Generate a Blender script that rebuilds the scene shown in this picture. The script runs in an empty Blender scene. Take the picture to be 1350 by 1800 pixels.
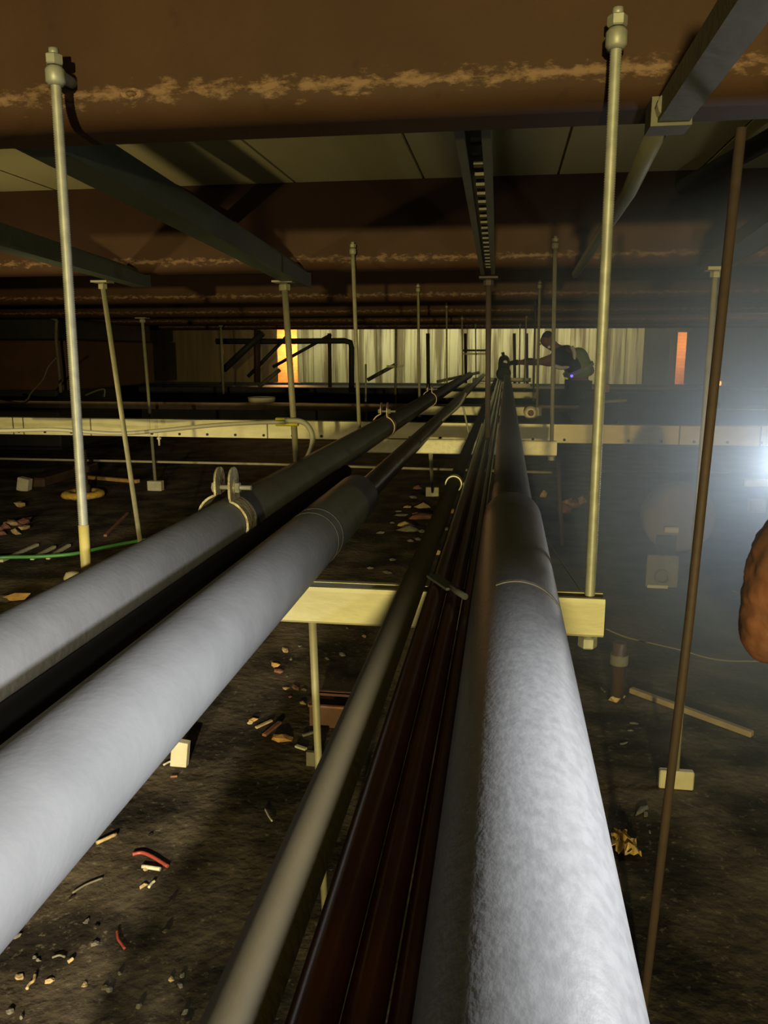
import bpy, bmesh, math, random
from mathutils import Vector, Matrix, noise
random.seed(7)
S = bpy.context.scene
C = S.collection
PI = math.pi
H = 1.1                      # height of the camera above the soil
F = 1420.0                   # focal length in pixels of the 1350 x 1800 frame
PITCH = math.atan(280/1420); YAW = math.asin(215/1463.3)
CAM = Vector((0, 0, H))
RIGHT = Vector((math.cos(YAW), math.sin(YAW), 0))
FWDH = Vector((-math.sin(YAW), math.cos(YAW), 0))
FWD = FWDH*math.cos(PITCH) - Vector((0, 0, 1))*math.sin(PITCH)
UP = FWDH*math.sin(PITCH) + Vector((0, 0, 1))*math.cos(PITCH)
def ray(px, py): return RIGHT*((px-675)/F) + UP*((900-py)/F) + FWD
def P(px, py, Y):            # the point seen at a pixel, at distance Y along the pipes
    d = ray(px, py); return CAM + d*(Y/d.y)
def PZ(px, py, z):           # the point seen at a pixel, at height z
    d = ray(px, py); return CAM + d*((z-H)/d.z)
def ground(x, y):            # height of the soil
    return 0.022*noise.noise(Vector((x*1.3, y*1.3, 0))) + 0.012*noise.noise(Vector((x*4, y*4, 3)))
def G(px, py):               # the point of the soil seen at a pixel
    d = ray(px, py); p = CAM + d*(-H/d.z)
    for _ in range(3):
        g = ground(p.x, p.y); p = CAM + d*((g-H)/d.z)
    return p

# ------------------------------------------------------------------ materials
def mat(name, col, col2=None, rough=.6, metal=0., scale=20., bump=0., bscale=None, stretch=(1, 1, 1), lo=.35, hi=.65, spec=.5, detail=6):
    m = bpy.data.materials.new(name); m.use_nodes = True
    nt = m.node_tree; b = nt.nodes['Principled BSDF']
    b.inputs['Roughness'].default_value = rough; b.inputs['Metallic'].default_value = metal
    b.inputs['Specular IOR Level'].default_value = spec
    b.inputs['Base Color'].default_value = (*col, 1)
    tc = nt.nodes.new('ShaderNodeTexCoord'); mp = nt.nodes.new('ShaderNodeMapping')
    mp.inputs['Scale'].default_value = stretch
    nt.links.new(tc.outputs['Object'], mp.inputs['Vector'])
    if col2:
        n = nt.nodes.new('ShaderNodeTexNoise'); n.inputs['Scale'].default_value = scale; n.inputs['Detail'].default_value = detail
        r = nt.nodes.new('ShaderNodeValToRGB')
        r.color_ramp.elements[0].position = lo; r.color_ramp.elements[1].position = hi
        r.color_ramp.elements[0].color = (*col, 1); r.color_ramp.elements[1].color = (*col2, 1)
        nt.links.new(mp.outputs[0], n.inputs['Vector']); nt.links.new(n.outputs[0], r.inputs[0]); nt.links.new(r.outputs[0], b.inputs['Base Color'])
    if bump:
        n2 = nt.nodes.new('ShaderNodeTexNoise'); n2.inputs['Scale'].default_value = bscale or scale*3; n2.inputs['Detail'].default_value = 5
        bp = nt.nodes.new('ShaderNodeBump'); bp.inputs['Strength'].default_value = bump; bp.inputs['Distance'].default_value = .01
        nt.links.new(mp.outputs[0], n2.inputs['Vector']); nt.links.new(n2.outputs[0], bp.inputs['Height']); nt.links.new(bp.outputs[0], b.inputs['Normal'])
    return m
M = {}
M['pipe'] = mat('grey_lagging', (.135, .136, .139), (.175, .176, .179), .6, 0, 14, .06, 110, lo=.3, hi=.7, spec=.2)
M['pipe_right'] = mat('grey_lagging_coarse', (.076, .0765, .078), (.094, .0945, .096), .5, 0, 150, .07, 260, stretch=(1, .7, 1), lo=.35, hi=.62, spec=.2)
M['pipe_dark'] = mat('dark_pipe', (.045, .046, .05), (.06, .062, .068), .55, 0, 12, .2, 90, spec=.3)
M['olive'] = mat('olive_pipe', (.044, .033, .0125), (.055, .042, .017), .7, 0, 8, .03, 120, spec=.4)
M['red'] = mat('oxblood_pipe', (.048, .012, .008), (.028, .008, .006), .22, 0, 20, .02, 60, spec=.6)
M['rustpipe'] = mat('rust_pipe', (.075, .04, .025), (.045, .028, .02), .4, 0, 15, .2, 60)
M['galv'] = mat('galvanised', (.54, .50, .33), (.62, .575, .39), .5, .15, 45, .1, 140, lo=.4, hi=.6)
M['galv2'] = mat('galvanised_worn', (.42, .39, .25), (.52, .485, .32), .55, .1, 30, .08, 100, stretch=(.35, 1, 1))
M['galv3'] = mat('galvanised_bright', (.62, .575, .35), (.72, .67, .42), .5, .1, 30, .05, 100, stretch=(.35, 1, 1))
M['scar'] = mat('scar', (.20, .115, .07), (.10, .055, .03), .8, 0, 160, lo=.4, hi=.6)
M['zinc'] = mat('zinc_rod', (.25, .25, .215), (.33, .33, .285), .5, .3, 60)
M['zincdull'] = mat('dull_rod', (.22, .205, .13), (.28, .26, .165), .55, .1, 30)
M['rustrod'] = mat('rust_rod', (.058, .035, .027), (.045, .029, .023), .7, 0, 40, .1, 90)
M['yellowtail'] = mat('yellow_tail', (.42, .35, .10), (.34, .29, .09), .55, 0, 30)
M['beam'] = None
M['green'] = mat('green_channel', (.034, .046, .034), (.046, .06, .045), .5, 0, 10, .1, 60)
M['khaki'] = mat('khaki_channel', (.08, .075, .046), (.10, .094, .06), .6, 0, 10, .1, 60)
M['ceil'] = mat('cream_soffit', (.24, .215, .10), (.29, .26, .13), .7, 0, 1.6, .05, 30, stretch=(3, .5, 1))
M['oxide'] = mat('red_oxide', (.05, .014, .012), (.035, .012, .01), .7, 0, 15)
M['soil'] = None
M['dark'] = mat('black_steel', (.014, .014, .015), (.022, .021, .02), .7, 0, 8, .1, 40)
M['darkwall'] = mat('dark_wall', (.018, .018, .019), (.03, .028, .026), .85, 0, 3, .2, 25)
M['rustpanel'] = mat('rust_panel', (.10, .04, .02), (.07, .03, .016), .75, 0, 6, .2, 40)
M['brownrail'] = mat('brown_rail', (.30, .215, .11), (.22, .155, .08), .6, 0, 12, .2, 60)
M['brick'] = None
M['chip'] = mat('plaster_chip', (.45, .33, .15), (.30, .2, .1), .8, 0, 30, .3, 80)
M['chip2'] = mat('grey_chip', (.15, .14, .105), (.11, .095, .075), .8, 0, 30, .3, 80)
M['chipo'] = mat('orange_chip', (.52, .30, .09), (.36, .2, .06), .75, 0, 30, .3, 80)
M['chipr'] = mat('clay_chip', (.24, .10, .06), (.16, .07, .05), .8, 0, 30, .3, 80)
M['pale'] = mat('pale_board', (.50, .46, .32), (.42, .38, .26), .7, 0, 20, .15, 80)
M['wood'] = mat('stick_wood', (.30, .23, .13), (.22, .16, .09), .75, 0, 12, .3, 50)
M['gold'] = mat('gold_paper', (.62, .42, .12), (.42, .28, .09), .45, .25, 25)
M['redwire'] = mat('red_insulation', (.26, .045, .03), None, .45)
M['greenwire'] = mat('green_insulation', (.06, .22, .05), None, .45)
M['greywire'] = mat('grey_insulation', (.30, .29, .22), None, .5)
M['darkwire'] = mat('dark_insulation', (.09, .08, .06), None, .5)
M['yellowtape'] = mat('yellow_tape', (.68, .58, .04), None, .5)
M['yellowfoam'] = mat('yellow_foam', (.60, .38, .05), (.45, .26, .03), .85, 0, 40, .7, 60)
M['clamp'] = mat('clamp_steel', (.40, .36, .24), (.20, .14, .08), .5, .3, 45, .35, 90, lo=.42, hi=.68)
M['brownclip'] = mat('copper_clip', (.30, .19, .12), (.2, .13, .08), .4, .4, 40)
M['strap'] = mat('grey_strap', (.05, .053, .056), None, .5)
M['sack'] = mat('orange_wrap', (.24, .085, .045), (.13, .065, .045), .6, 0, 9, .3, 30)
M['discm'] = mat('brown_disc', (.12, .09, .07), (.15, .11, .085), .65, 0, 12, .1, 40)
M['skin'] = mat('skin', (.26, .12, .075), (.23, .10, .065), .5, 0, 20)
M['trouser'] = mat('dark_trousers', (.012, .014, .02), None, .8)
M['shirt'] = mat('black_shirt', (.008, .009, .013), None, .85)
M['vest'] = mat('green_vest', (.26, .36, .09), (.22, .31, .075), .7, 0, 15)
M['refl'] = mat('reflective_tape', (.92, .90, .80), None, .4)
M['hair'] = mat('dark_hair', (.012, .01, .008), None, .7)
def emit(name, col, s):
    m = bpy.data.materials.new(name); m.use_nodes = True
    b = m.node_tree.nodes['Principled BSDF']; b.inputs['Base Color'].default_value = (*col, 1)
    b.inputs['Emission Color'].default_value = (*col, 1); b.inputs['Emission Strength'].default_value = s
    return m
M['led'] = emit('blue_led', (.12, .1, 1.), 3.0)
M['lampo'] = emit('orange_lamp', (1., .42, .10), 2.2)

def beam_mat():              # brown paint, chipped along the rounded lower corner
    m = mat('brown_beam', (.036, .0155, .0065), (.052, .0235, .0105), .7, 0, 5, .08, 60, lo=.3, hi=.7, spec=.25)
    nt = m.node_tree; b = nt.nodes['Principled BSDF']; ramp = next(n for n in nt.nodes if n.type == 'VALTORGB')
    tc = next(n for n in nt.nodes if n.type == 'TEX_COORD')
    sep = nt.nodes.new('ShaderNodeSeparateXYZ'); nt.links.new(tc.outputs['Object'], sep.inputs[0])
    nz = nt.nodes.new('ShaderNodeTexNoise'); nz.inputs['Scale'].default_value = 42; nz.inputs['Detail'].default_value = 8; nz.inputs['Roughness'].default_value = .7
    mp = nt.nodes.new('ShaderNodeMapping'); mp.inputs['Scale'].default_value = (.6, 1, 1.5)
    nt.links.new(tc.outputs['Object'], mp.inputs[0]); nt.links.new(mp.outputs[0], nz.inputs['Vector'])
    def mth(op, a, bb):
        n = nt.nodes.new('ShaderNodeMath'); n.operation = op
        for i, v in enumerate((a, bb)):
            if isinstance(v, (int, float)): n.inputs[i].default_value = v
            else: nt.links.new(v, n.inputs[i])
        return n.outputs[0]
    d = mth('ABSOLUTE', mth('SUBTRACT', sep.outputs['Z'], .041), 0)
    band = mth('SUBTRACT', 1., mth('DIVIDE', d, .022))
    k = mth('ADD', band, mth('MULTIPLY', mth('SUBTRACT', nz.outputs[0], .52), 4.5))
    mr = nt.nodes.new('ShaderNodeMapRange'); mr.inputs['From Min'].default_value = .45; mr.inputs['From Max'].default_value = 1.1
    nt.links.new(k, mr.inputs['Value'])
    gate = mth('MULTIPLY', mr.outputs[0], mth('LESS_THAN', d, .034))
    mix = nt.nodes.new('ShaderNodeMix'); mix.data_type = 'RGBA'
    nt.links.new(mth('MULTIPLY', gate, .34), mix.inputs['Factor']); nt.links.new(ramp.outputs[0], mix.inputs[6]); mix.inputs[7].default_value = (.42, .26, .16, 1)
    # dark specks on the web
    n3 = nt.nodes.new('ShaderNodeTexNoise'); n3.inputs['Scale'].default_value = 26; n3.inputs['Detail'].default_value = 2
    nt.links.new(tc.outputs['Object'], n3.inputs['Vector'])
    sp = nt.nodes.new('ShaderNodeMapRange'); sp.inputs['From Min'].default_value = .68; sp.inputs['From Max'].default_value = .76
    nt.links.new(n3.outputs[0], sp.inputs['Value'])
    mix2 = nt.nodes.new('ShaderNodeMix'); mix2.data_type = 'RGBA'
    nt.links.new(mth('MULTIPLY', sp.outputs[0], .7), mix2.inputs['Factor']); nt.links.new(mix.outputs[2], mix2.inputs[6]); mix2.inputs[7].default_value = (.03, .012, .008, 1)
    nt.links.new(mix2.outputs[2], b.inputs['Base Color'])
    return m
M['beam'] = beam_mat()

def soil_mat():
    m = mat('dark_soil', (.018, .014, .009), (.115, .09, .057), .95, 0, 4.5, .8, 30, lo=.40, hi=.68, spec=.2, detail=12)
    nt = m.node_tree; b = nt.nodes['Principled BSDF']; ramp = next(n for n in nt.nodes if n.type == 'VALTORGB')
    tc = next(n for n in nt.nodes if n.type == 'TEX_COORD')
    v = nt.nodes.new('ShaderNodeTexNoise'); v.inputs['Scale'].default_value = 55; v.inputs['Detail'].default_value = 4; v.inputs['Roughness'].default_value = .7
    mr = nt.nodes.new('ShaderNodeMapRange'); mr.inputs['From Min'].default_value = .58; mr.inputs['From Max'].default_value = .72
    nt.links.new(tc.outputs['Object'], v.inputs['Vector']); nt.links.new(v.outputs[0], mr.inputs['Value'])
    mix = nt.nodes.new('ShaderNodeMix'); mix.data_type = 'RGBA'
    mu = nt.nodes.new('ShaderNodeMath'); mu.operation = 'MULTIPLY'; mu.inputs[1].default_value = .55
    nt.links.new(mr.outputs[0], mu.inputs[0]); nt.links.new(mu.outputs[0], mix.inputs['Factor'])
    nt.links.new(ramp.outputs[0], mix.inputs[6]); mix.inputs[7].default_value = (.24, .195, .125, 1)
    nt.links.new(mix.outputs[2], b.inputs['Base Color'])
    return m
M['soil'] = soil_mat()

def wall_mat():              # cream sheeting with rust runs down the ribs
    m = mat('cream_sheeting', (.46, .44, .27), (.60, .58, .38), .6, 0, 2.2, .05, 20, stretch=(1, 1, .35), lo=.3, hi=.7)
    nt = m.node_tree; b = nt.nodes['Principled BSDF']; ramp = next(n for n in nt.nodes if n.type == 'VALTORGB')
    tc = next(n for n in nt.nodes if n.type == 'TEX_COORD')
    mp = nt.nodes.new('ShaderNodeMapping'); mp.inputs['Scale'].default_value = (9, 1, .35)
    n = nt.nodes.new('ShaderNodeTexNoise'); n.inputs['Scale'].default_value = 1.0; n.inputs['Detail'].default_value = 7; n.inputs['Roughness'].default_value = .65
    nt.links.new(tc.outputs['Object'], mp.inputs[0]); nt.links.new(mp.outputs[0], n.inputs['Vector'])
    mr = nt.nodes.new('ShaderNodeMapRange'); mr.inputs['From Min'].default_value = .47; mr.inputs['From Max'].default_value = .60; mr.inputs['To Max'].default_value = .92
    nt.links.new(n.outputs[0], mr.inputs['Value'])
    mix = nt.nodes.new('ShaderNodeMix'); mix.data_type = 'RGBA'
    nt.links.new(mr.outputs[0], mix.inputs['Factor']); nt.links.new(ramp.outputs[0], mix.inputs[6]); mix.inputs[7].default_value = (.13, .10, .045, 1)
    nt.links.new(mix.outputs[2], b.inputs['Base Color'])
    return m
M['sheet'] = wall_mat()
def brick_mat():
    m = mat('orange_brick', (.6, .3, .12), None, .8)
    nt = m.node_tree; b = nt.nodes['Principled BSDF']; tc = next(n for n in nt.nodes if n.type == 'TEX_COORD')
    mp = nt.nodes.new('ShaderNodeMapping'); mp.inputs['Rotation'].default_value = (PI/2, 0, 0)
    br = nt.nodes.new('ShaderNodeTexBrick'); br.inputs['Scale'].default_value = 4.5; br.inputs['Mortar Size'].default_value = .012
    br.inputs['Color1'].default_value = (.62, .30, .11, 1); br.inputs['Color2'].default_value = (.52, .22, .08, 1); br.inputs['Mortar'].default_value = (.30, .16, .08, 1)
    nt.links.new(tc.outputs['Object'], mp.inputs[0]); nt.links.new(mp.outputs[0], br.inputs['Vector']); nt.links.new(br.outputs[0], b.inputs['Base Color'])
    return m
M['brick'] = brick_mat()

# ------------------------------------------------------------------ mesh helpers (world coordinates; obj() moves them to the base)
def tube(bm, pts, r, seg=12, cap=True):
    pts = [Vector(p) for p in pts]; n = len(pts)
    rs = r if isinstance(r, (list, tuple)) else [r]*n
    rings = []; prev = None
    for i, p in enumerate(pts):
        t = (pts[min(i+1, n-1)] - pts[max(i-1, 0)]).normalized()
        if prev is None:
            a = Vector((0, 0, 1)) if abs(t.z) < .9 else Vector((1, 0, 0)); u = t.cross(a).normalized()
        else:
            u = (prev - t*prev.dot(t)).normalized()
        prev = u; v = t.cross(u)
        rings.append([bm.verts.new(p + (u*math.cos(2*PI*k/seg) + v*math.sin(2*PI*k/seg))*rs[i]) for k in range(seg)])
    for a, b in zip(rings, rings[1:]):
        for k in range(seg):
            f = bm.faces.new((a[k], a[(k+1) % seg], b[(k+1) % seg], b[k])); f.smooth = seg > 6
    if cap:
        bm.faces.new(list(reversed(rings[0]))); bm.faces.new(rings[-1])
    return bm
def box(bm, c, s, rot=None):
    r = bmesh.ops.create_cube(bm, size=1)
    m = Matrix.Translation(Vector(c)) @ (rot.to_4x4() if rot else Matrix()) @ Matrix.Diagonal((*s, 1))
    bmesh.ops.transform(bm, matrix=m, verts=r['verts']); return bm
def lathe(bm, base, prof, axis='Z', seg=24):     # prof: (radius, height)
    base = Vector(base); rings = []
    def pt(r, h, a):
        c, s = r*math.cos(a), r*math.sin(a)
        return base + {'Z': Vector((c, s, h)), 'Y': Vector((c, h, s)), 'X': Vector((h, c, s))}[axis]
    for r, h in prof:
        rings.append([bm.verts.new(pt(max(r, 1e-5), h, 2*PI*k/seg)) for k in range(seg)])
    for a, b in zip(rings, rings[1:]):
        for k in range(seg):
            f = bm.faces.new((a[k], a[(k+1) % seg], b[(k+1) % seg], b[k])); f.smooth = seg > 8
    bm.faces.new(rings[0]); bm.faces.new(rings[-1]); bmesh.ops.recalc_face_normals(bm, faces=bm.faces); return bm
def extrude_x(bm, prof, x0, x1, closed=True):    # prof: list of (y, z)
    a = [bm.verts.new((x0, y, z)) for y, z in prof]; b = [bm.verts.new((x1, y, z)) for y, z in prof]
    n = len(prof)
    for i in range(n if closed else n-1):
        bm.faces.new((a[i], a[(i+1) % n], b[(i+1) % n], b[i]))
    if closed: bm.faces.new(a); bm.faces.new(list(reversed(b)))
    bmesh.ops.recalc_face_normals(bm, faces=bm.faces); return bm
def extrude_y(bm, prof, y0, y1):
    a = [bm.verts.new((x, y0, z)) for x, z in prof]; b = [bm.verts.new((x, y1, z)) for x, z in prof]
    n = len(prof)
    for i in range(n): bm.faces.new((a[i], a[(i+1) % n], b[(i+1) % n], b[i]))
    bm.faces.new(a); bm.faces.new(list(reversed(b))); bmesh.ops.recalc_face_normals(bm, faces=bm.faces); return bm
def ribbon(bm, path, y0, y1, th):                # path (x, z) swept as a strip of metal lying along y
    n = len(path); out = []
    for i in range(n):
        t = Vector((path[min(i+1, n-1)][0]-path[max(i-1, 0)][0], path[min(i+1, n-1)][1]-path[max(i-1, 0)][1])).normalized()
        out.append(Vector((path[i][0]-t.y*th, path[i][1]+t.x*th)))
    return extrude_y(bm, [tuple(p) for p in path] + [tuple(p) for p in reversed(out)], y0, y1)
def link(name, bm, m, parent=None, base=None, smooth=False):
    base = Vector(base) if base is not None else (Vector(parent['_b']) if parent else Vector((0, 0, 0)))
    bmesh.ops.translate(bm, verts=bm.verts, vec=-base)
    me = bpy.data.meshes.new(name); bm.to_mesh(me); bm.free()
    o = bpy.data.objects.new(name, me); C.objects.link(o); o['_b'] = tuple(base)
    if m: me.materials.append(M[m] if isinstance(m, str) else m)
    if smooth:
        for p in me.polygons: p.use_smooth = True
    if parent: o.parent = parent
    else: o.location = base
    return o
def tag(o, label, cat, group=None):
    o['label'] = label; o['category'] = cat
    if group: o['group'] = group
    return o
def thing(name, label, cat, base, group=None):
    o = bpy.data.objects.new(name, None); C.objects.link(o); o.location = base; o['_b'] = tuple(base); o.empty_display_size = .05
    return tag(o, label, cat, group)
def single(name, bm, m, label, cat, group=None, base=None, smooth=False):
    return tag(link(name, bm, m, None, base if base is not None else bm_base(bm), smooth), label, cat, group)
def bm_base(bm):
    n = len(bm.verts); c = sum((v.co for v in bm.verts), Vector())/n
    c.z = min(v.co.z for v in bm.verts); return c
def struct(name, bm, m):
    o = link(name, bm, m, None, (0, 0, 0)); o['kind'] = 'structure'; return o
B = bmesh.new
def bevel(bm, w, seg=2):
    bmesh.ops.bevel(bm, geom=bm.edges[:], offset=w, segments=seg, affect='EDGES', profile=.5); return bm
def hexnut(bm, c, r, h, axis='Z'):
    return lathe(bm, c, [(r*.86, 0), (r, h*.12), (r, h*.88), (r*.86, h)], axis, 6)

# ------------------------------------------------------------------ the setting
ZB, ZC = H+.327, H+.66
bm = B(); x0, x1, y0, y1, st = -9., 7., -1.5, 14.9, .075
nx, ny = int((x1-x0)/st), int((y1-y0)/st)
vs = [[bm.verts.new((x0+i*st, y0+j*st, ground(x0+i*st, y0+j*st))) for i in range(nx+1)] for j in range(ny+1)]
for j in range(ny):
    for i in range(nx): bm.faces.new((vs[j][i], vs[j][i+1], vs[j+1][i+1], vs[j+1][i])).smooth = True
struct('floor', bm, 'soil')
bm = B()                                          # ceiling: soffit boards with open joints along the pipes
prof = []; x = -9.
while x < 7.:
    prof += [(x, ZC), (x+.50, ZC), (x+.503, ZC+.012), (x+.509, ZC+.012)]; x += .51
prof = prof + [(x, ZC+.05), (-9., ZC+.05)]
extrude_y(bm, prof, -1.2, 14.9); struct('ceiling', bm, 'ceil')
YW = 13.7
def sheet(xa, xb):                                # ribbed sheeting
    bm = B(); prof = []; x = xa
    while x < xb:
        e = min
        prof += [(x, YW), (e(x+.20, xb), YW), (e(x+.225, xb), YW+.035), (e(x+.265, xb), YW+.035), (e(x+.29, xb), YW)]; x += .29
    a = [bm.verts.new((px, py, H-.50)) for px, py in prof]; b = [bm.verts.new((px, py, ZC)) for px, py in prof]
    for i in range(len(prof)-1):
        if (a[i].co-a[i+1].co).length > 1e-5: bm.faces.new((a[i], a[i+1], b[i+1], b[i]))
    return bm
xl0, xl1 = P(487, 640, YW).x, P(523, 640, YW).x
xr0, xr1 = P(1189, 630, YW).x, P(1206, 630, YW).x
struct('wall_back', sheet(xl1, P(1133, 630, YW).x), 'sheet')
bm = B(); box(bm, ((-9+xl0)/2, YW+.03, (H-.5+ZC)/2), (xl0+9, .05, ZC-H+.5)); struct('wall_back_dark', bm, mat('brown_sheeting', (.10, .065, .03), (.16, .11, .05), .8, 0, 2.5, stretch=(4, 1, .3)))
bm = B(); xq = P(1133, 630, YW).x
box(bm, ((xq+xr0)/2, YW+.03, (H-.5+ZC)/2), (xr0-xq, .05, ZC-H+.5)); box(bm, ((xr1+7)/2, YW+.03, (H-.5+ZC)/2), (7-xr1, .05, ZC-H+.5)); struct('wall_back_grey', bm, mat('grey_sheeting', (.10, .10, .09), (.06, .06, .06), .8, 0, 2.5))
bm = B(); box(bm, (-1, YW-.05, (H-.5)/2), (16, .3, H-.5)); struct('wall_back_plinth', bm, 'darkwall')
bm = B(); box(bm, (-9.05, 6.7, ZC/2), (.1, 16.4, ZC)); struct('wall_left', bm, 'darkwall')
bm = B(); box(bm, (7.05, 6.7, ZC/2), (.1, 16.4, ZC)); struct('wall_right', bm, 'darkwall')
bm = B(); box(bm, (-1, 14.85, ZC/2+.05), (16, .1, ZC+.1)); struct('wall_outer', bm, 'brick')

# ceiling beams: cold formed channels with a rounded lower corner
YT = [1.15, 3.25, 5.30, 7.35, 9.40, 11.50]
which = ['nearest the camera across the top of the photo', 'second from the camera, behind the nearest one', 'third from the camera, over the teal channel ends',
         'fourth from the camera, low and dim', 'fifth from the camera, a thin dark strip', 'last before the cream sheeting, darkest']
for i, yt in enumerate(YT):
    yb = yt+.045; R = .038; prof = [(yb, ZC)]
    prof += [(yb+R-R*math.cos(a), ZB+R-R*math.sin(a)) for a in [k*PI/2/8 for k in range(9)]]
    prof += [(yb+.11, ZB), (yb+.11, ZB+.012), (yb+R, ZB+.012), (yb+.012, ZB+R), (yb+.012, ZC)]
    bm = extrude_x(B(), prof, -8.9, 6.9)
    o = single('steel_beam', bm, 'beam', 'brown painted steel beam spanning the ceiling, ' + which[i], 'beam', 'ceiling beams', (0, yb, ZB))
    for p in o.data.polygons: p.use_smooth = abs(p.normal.x) < .5 and p.area < .2
    if i == 0: NEAR_BEAM = o
# pale bare scar on the nearest beam, left
# ------------------------------------------------------------------ hanger rods
def shaft(bm, a, b, r, thread=False):
    a, b = Vector(a), Vector(b)
    if not thread: return tube(bm, [a, b], r, 10)
    L = (b-a).length; n = int(L/.0016); pts, rs = [], []
    for k in range(n+1):
        pts.append(a.lerp(b, k/n)); rs.append(r if k % 2 else r*.86)
    return tube(bm, pts, rs, 12)
def rod(top, bot, r, label, m='zinc', head='swivel', thread=False, nut=None, tail=None, group='hanger rods', name='hanger_rod', foot=None, ymount=None):
    t = thing(name, label, 'rod', bot, group)
    lo = bot if tail is None else top.lerp(bot, tail)
    link('shaft', shaft(B(), top, lo, r, thread), m, t)
    if tail is not None:
        link('tail', tube(B(), [lo, bot], r*1.02, 12), 'yellowtail', t)['label'] = 'plain yellow lower sleeve'  # plain unthreaded yellow length at the bottom
    if head == 'swivel':                          # nut, collar and a stud running into the beam
        cl_ = link('collar', lathe(B(), top-Vector((0, 0, r*2.2)), [(r*1.2, 0), (r*1.75, r*.6), (r*1.75, r*2.6), (r*1.3, r*3.2)], 'Z', 14), m, t)
        nu_ = link('nut', hexnut(B(), top+Vector((0, 0, r*1.2)), r*1.6, r*1.8), m, t)
        link('stud', tube(B(), [top+Vector((0, r*.4, 0)), top+Vector((0, .06, 0))], r*1.05, 10), m, cl_)
        link('tip', tube(B(), [top+Vector((0, 0, r*2.8)), top+Vector((0, 0, r*4))], r*.9, 10), m, nu_)
    elif head == 'plate':                         # plate washer and nut under a channel
        link('plate_washer', box(B(), top+Vector((0, 0, .003)), (r*6.5, r*6.5, .007)), m, t)
        link('nut', hexnut(B(), top-Vector((0, 0, r*2.4)), r*1.8, r*2), m, t)
    if nut is not None:
        link('lower_nut', hexnut(B(), Vector((bot.x, bot.y, nut)), r*1.75, r*2.2), m, t)
        link('washer', lathe(B(), Vector((bot.x, bot.y, nut+r*2.2)), [(r*1.3, 0), (r*1.3, r*.9)], 'Z', 14), m, t)
    if foot:                                      # square plate the rod carries at its foot
        link('foot_plate', bevel(box(B(), bot, foot), .003, 1), 'pale', t)['label'] = 'pale square plate'
    return t
ZS = H-.3425; SH = .057                           # top and height of the trapeze channels
def strut(xa, xb, Y, label, w=.041, h=SH, z=ZS, m='galv', slots=False):
    y0, y1 = Y-w/2, Y+w/2; t = .0035; lip = .010
    prof = [(y0, z-.006), (y0+.0015, z), (y0+lip, z), (y0+lip, z-.008), (y0+lip-t, z-.008), (y0+lip-t, z-t), (y0+t, z-t), (y0+t, z-h+t),
            (y1-t, z-h+t), (y1-t, z-t), (y1-lip+t, z-t), (y1-lip+t, z-.008), (y1-lip, z-.008), (y1-lip, z), (y1, z), (y1, z-h), (y0+.004, z-h), (y0, z-h+.004)]
    bm = extrude_x(B(), prof, xa, xb)
    return single('trapeze_channel', bm, m, label, 'channel', 'trapeze channels', ((xa+xb)/2, Y, z-h))
r1t, r1b = P(97, 128, 1.15), P(150, 992, 1.15); r1b.z = min(r1b.z, ZS-.0)
rod(r1t, Vector((r1b.x, 1.15, ZS-SH-.02)), .0078, 'long pale threaded rod with yellow lower end, nearest on the left', head='swivel', thread=True, tail=(H+P(0, 918, 1.15).z-H-r1t.z)/((ZS-SH-.02)-r1t.z), nut=ZS-SH-.02)
r2t, r2b = P(1084, 62, 1.15), P(1032, 1143, 1.15)
rod(r2t, Vector((r2b.x, 1.15, ZS-SH-.018)), .0078, 'long threaded rod through the lit channel end right of the pale pipe', head='swivel', thread=True, nut=ZS-SH-.022)
strut(P(128, 1010, 1.13).x, P(1063, 1080, 1.13).x, 1.15, 'bright galvanised channel under the pipes, nearest the camera, bolt below its right end', m='galv2')
rows = [  # left top, left bottom, right top, right bottom, strut right end, rod radius
    (1, (620, 440), (633, 758), (976, 430), (969, 812), 982, .0078, 'second'),
    (2, (735, 508), (738, 708), (949, 502), (944, 724), 953, .0085, 'third'),
    (3, (785, 538), (786, 684), (941, 534), (938, 690), 945, .0075, 'fourth'),
    (4, (812, 559), (814, 668), (925, 556), (922, 674), 931, .0085, 'fifth'),
    (5, (836, 572), (837, 657), (914, 572), (913, 660), 932, .0085, 'sixth')]
for i, lt, lb, rt, rb, xe, r, w in rows:
    Y = YT[i]
    a, b = P(*lt, Y), P(*lb, Y); b.z = ZS-SH-.015
    rod(a, b, r, f'left hanger rod of the {w} trapeze from the camera, left of the pipe run', m='zincdull', nut=b.z)
    a2, b2 = P(*rt, Y), P(*rb, Y); b2.z = ZS-SH-.02
    rod(a2, b2, r, f'right hanger rod of the {w} trapeze from the camera, right of the pipe run', m='zincdull', nut=b2.z)
    strut(b.x-.05, P(xe, 700, Y).x, Y, f'lit galvanised channel under the pipes, {w} trapeze from the camera')
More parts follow.
